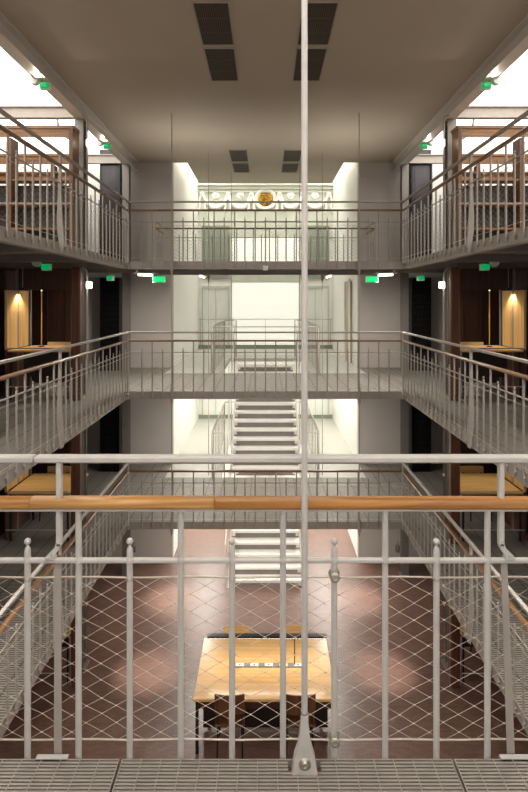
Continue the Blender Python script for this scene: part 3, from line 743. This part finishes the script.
# upper bookcases
for s in (-1, 1):
    for d, t in ((8.2, 'front'), (9.8, 'middle'), (11.4, 'rear')):
        e = empty('bookcase', (s*4.6, d, HT), 'open timber bookcase in the upper %s gallery, %s row of three' % (SIDE[s], t), 'bookcase', 'upper gallery bookcases')
        D = .28; ins = {'front': 2.975, 'middle': 3.45, 'rear': 4.0}[t]-4.6
        x0, x1 = (ins, 1.72) if s > 0 else (-1.72, -ins)
        MB().bev(x0, x1, 0, D, 1.985, 2.035, .004).build('top', M['wood_mid'], e)
        MB().box(x0+.06, x1-.06, .02, .045, 1.86, 1.984).build('pelmet', M['wood_mid'], e)
        for x in (x0+.02, x1-.08):
            MB().box(x, x+.06, .0, D, 0, 1.984).build('side_panel', M['wood_midz'], e)
        for x in (-.62, .50):
            MB().box(s*x-.02 if s > 0 else s*x-.02, s*x+.02, .02, D-.02, 0, 1.85).build('divider', M['wood_midz'], e)
        hs = (.08, .42, .80, 1.18)
        if t != 'front': hs = (.08, .42, .75, 1.08, 1.40, 1.68)
        for q in hs:
            MB().box(x0+.085, x1-.085, .03, D-.03, q, q+.028).build('shelf', M['wood_mid'], e)
        MB().box(x0+.085, x1-.085, D-.03, D-.01, .0, 1.2 if t != 'front' else 1.15).build('back_panel', M['wood_black'], e)
        if t == 'front': MB().tube((x0, -.06, .81), (x1, -.06, .81), .011, 8).tube((x0+.02, -.06, .81), (x0+.02, 0, .81), .011, 8).tube((x1-.02, -.06, .81), (x1-.02, 0, .81), .011, 8).build('guard_rail', M['steel'], e)

# ================================================================== lights as objects
def exit_light(loc, label, hot=False, ceil=0.0, s=1, cyl=True):
    e = empty('exit_light', loc, label, 'exit light', 'green emergency lights')
    w_ = .11 if hot else .062; h_ = .05 if hot else .042
    MB().bev(-w_, w_, -.02, .03, -h_, h_, .018).build('green_lens', M['green_hot' if hot else 'green'], e)
    MB().box(-w_-.01, w_+.01, .031, .06, -h_-.01, h_+.005).build('housing', M['whiteplastic'], e)
    if cyl: MB().lathe((s*.13, .0, .06), [(.058, -.04), (.06, -.03), (.06, .04), (.055, .05)], 16, axis='y').build('flood_head', M['whiteplastic'], e)
    MB().tube((s*.05, .045, h_), (s*.05, .045, ceil), .01, 6).build('stem', M['steel_dark'], e)
    return e
for s in (-1, 1):
    n = SIDE[s]
    exit_light((s*3.05, 7.27, 4.56), 'green emergency light under the %s ceiling beam, nearer one' % n, False, .075, s)
    exit_light((s*3.07, 10.2, 4.58), 'green emergency light under the %s ceiling beam, farther one' % n, False, .055, s)
    exit_light((s*3.25, 7.8, 2.09), 'green emergency light under the upper deck before the %s carrel' % n, False, .058, s)
    exit_light((s*2.95, 10.0, 2.02), 'green emergency light under the upper deck in the %s corridor' % n, False, .23, s, False)
    exit_light((s*1.95, 9.62, 1.98), 'bright green exit light hanging under the upper footbridge on the %s' % n, True, .16, s, False)
    spot('flood_head_lamp', (s*3.12, 7.2, 4.58), (s*2.2, 5.9, ZC), 5, 100, .12, WARM, .02)
    spot('flood_head_lamp', (s*3.12, 10.1, 4.58), (s*2.3, 9.2, ZC), 4, 90, .12, WARM, .02)
    # strip lights under the bridges and decks
    for lv, z in LEV.items():
        if lv == 'upper':
            e = empty('strip_light', (s*2.2, 9.68, z-.20), 'short fluorescent strip under the %s %s corner of the far footbridge' % (lv, n), 'light', 'strip lights under the footbridges', s*.75)
            MB().box(-.04, .04, -.24, .24, .0, .02).box(-.012, .012, -.2, -.17, .02, .06).box(-.012, .012, .17, .2, .02, .06).build('housing', M['whiteplastic'], e)
            MB().tube((0, -.15, -.022), (0, .15, -.022), .020, 8).build('tube', M['lamp'], e)
            a = area('strip_light_lamp', (s*2.28, 9.7, z-.245), (0, 0, 0), .06, .5, 40, NEUT)
        e = empty('strip_light', (s*1.27, 10.6, z-.20), 'inner fluorescent strip under the %s footbridge on the %s' % (lv, n), 'light', 'strip lights under the footbridges')
        MB().box(-.035, .035, -.4, .4, .0, .02).box(-.012, .012, .1, .13, .02, .16).build('housing', M['whiteplastic'], e)
        MB().tube((0, -.38, -.016), (0, .38, -.016), .013, 8).build('tube', M['lamp'], e)
        area('strip_light_lamp', (s*1.27, 10.6, z-.24), (0, 0, 0), .05, .7, 20 if lv == 'upper' else 34, NEUT)
for lv in ('upper',):
    z = LEV[lv]
    e = empty('small_box_light', (0, DF-.02, z-.12), 'little white box light centred under the edge of the upper footbridge', 'light')
    MB().bev(-.045, .045, -.03, .03, -.045, .045, .01).build('housing', M['whiteplastic'], e)

# fill lights added on the upper footbridge deck to lighten the far ceiling
for s in (-1, 1):
    e = empty('uplight', (s*1.5, DF+1.15, HT+.001), 'slim uplight standing on the deck of the upper footbridge, %s half' % SIDE[s], 'light', 'uplights on the upper footbridge')
    MB().bev(-.45, .45, -.04, .04, 0, .05, .006).build('housing', M['steel'], e)
    MB().box(-.43, .43, -.03, .03, .051, .056).build('diffuser', M['lamp_soft'], e)
    area('uplight_lamp', (s*1.5, DF+1.15, HT+.07), (PI, 0, 0), .86, .06, 8, (1, .95, .86), 90)
# side deck lamps (under upper/mid decks, over the near part)
for s in (-1, 1):
    for lv in ('upper', 'middle', 'lower'):
        z = LEV[lv]
        for y in (2.6, 4.9):
            e = empty('strip_light', (s*2.9, y, z-.17), 'fluorescent strip under the %s %s deck, %s one' % (lv, SIDE[s], 'nearer' if y < 4 else 'farther'), 'light', 'strip lights under the side decks')
            MB().box(-.04, .04, -.5, .5, .0, .035).build('housing', M['whiteplastic'], e)
            MB().tube((0, -.48, -.018), (0, .48, -.018), .016, 8).build('tube', M['lamp'], e)
            area('strip_light_lamp', (s*2.9, y, z-.21), (0, 0, 0), .06, .9, 24, NEUT)
# ground floor pools: small spotlights under the lower side decks
for s in (-1, 1):
    for y, ty, pw in ((8.6, 8.75, 240), (11.3, 10.9, 260)):
        e = empty('spotlight', (s*2.15, y, -2.50), 'small spotlight above the terracotta floor on the %s, %s one' % (SIDE[s], 'nearer' if y < 9 else 'farther'), 'spotlight', 'ground floor spotlights')
        MB().lathe((0, 0, 0), [(.035, 0), (.04, .10), (.02, .12)], 12).build('housing', M['steel_dark'], e)
        MB().path([(0, 0, .11), (0, 0, .16), (s*.1, 0, .178)], .01, 6).build('arm', M['steel_dark'], e)
        spot('spotlight_lamp', (s*2.15, y, -2.53), (s*1.95, ty, ZG), pw, 38, 1, NEUT, .10)
# unseen fitting added over the near gallery to light the foreground railing
e = empty('pendant_light', (0, .35, 3.9), 'long ceiling light fitting over the near gallery', 'light')
MB().bev(-1.2, 1.2, -.08, .08, .0, .06, .01).build('housing', M['whiteplastic'], e)
MB().box(-1.18, 1.18, -.06, .06, -.012, -.001).build('diffuser', M['lamp'], e)
for x in (-1, 1): MB().tube((x, 0, .06), (x, 0, .95), .006, 6).build('stem', M['steel'], e)
area('pendant_lamp', (0, .35, 3.87), (0, 0, 0), 2.3, .12, 44, NEUT)

# ================================================================== ground floor table
yc = 7.8
e = empty('reading_table', (0, yc, ZG), 'large golden wood reading table on the terracotta floor below the near gallery', 'table')
MB().bev(-.98, .965, -.66, .65, .72, .76, .006).build('tabletop', M['table'], e)
MB().box(-.92, .92, -.62, -.60, .60, .719).box(-.92, .92, .59, .61, .60, .719).box(-.94, -.92, -.6, .6, .60, .719).box(.92, .94, -.6, .6, .60, .719).build('apron', M['wood_dark'], e)
for x in (-.93, .93):
    for y in (-.62, .61): MB().box(x-.02, x+.02, y-.02, y+.02, 0, .719).build('leg', M['blackplastic'], e)
MB().box(-.89, .89, -.24, -.21, .04, .70).build('modesty_panel', M['wood_black'], e)  # dark sheet put in for the shade beneath the tabletop
st = MB().bev(-.50, .60, -.045, .045, .761, .772, .003).build('outlet_strip', M['column'], e, label='grey strip of white sockets')
for k in range(5):
    x = -.38+k*.215; MB().box(x-.06, x+.06, -.03, .03, .7721, .777).build('socket_plate', M['whiteplastic'], st)
    MB().box(x-.012, x+.012, -.010, .010, .7771, .779).build('socket', M['blackplastic'], st)
e = empty('table_lamp', (0, yc, ZG+.772), 'long black linear lamp on slim posts over the reading table', 'lamp')
for x in (-.50, .43): MB().tube((x, 0, .0), (x, 0, .42), .009, 8).build('post', M['blackplastic'], e)
MB().bev(-.86, .90, -.04, .04, .41, .44, .004).build('lamp_bar', M['blackplastic'], e)
MB().box(-.84, .88, -.03, .03, .405, .409).build('diffuser', M['lamp'], e)
area('table_lamp_light', (0.02, yc, ZG+.772+.40), (0, 0, 0), 1.7, .05, 3, (1, .93, .82))
gc = 'chairs round the reading table'
chair((-.48, 7.29, ZG), PI, 'wooden chair at the near left place of the ground floor table', gc, .40, 'chairwood', .90)
chair((.46, 7.29, ZG), PI, 'wooden chair at the near right place of the ground floor table', gc, .42, 'chairwood', .90)
chair((-.467, 8.30, ZG), 0, 'pale wooden chair at the far left place of the ground floor table', gc, .40, 'wood_yel', .88)
chair((.49, 8.30, ZG), 0, 'pale wooden chair at the far right place of the ground floor table', gc, .40, 'wood_yel', .88)
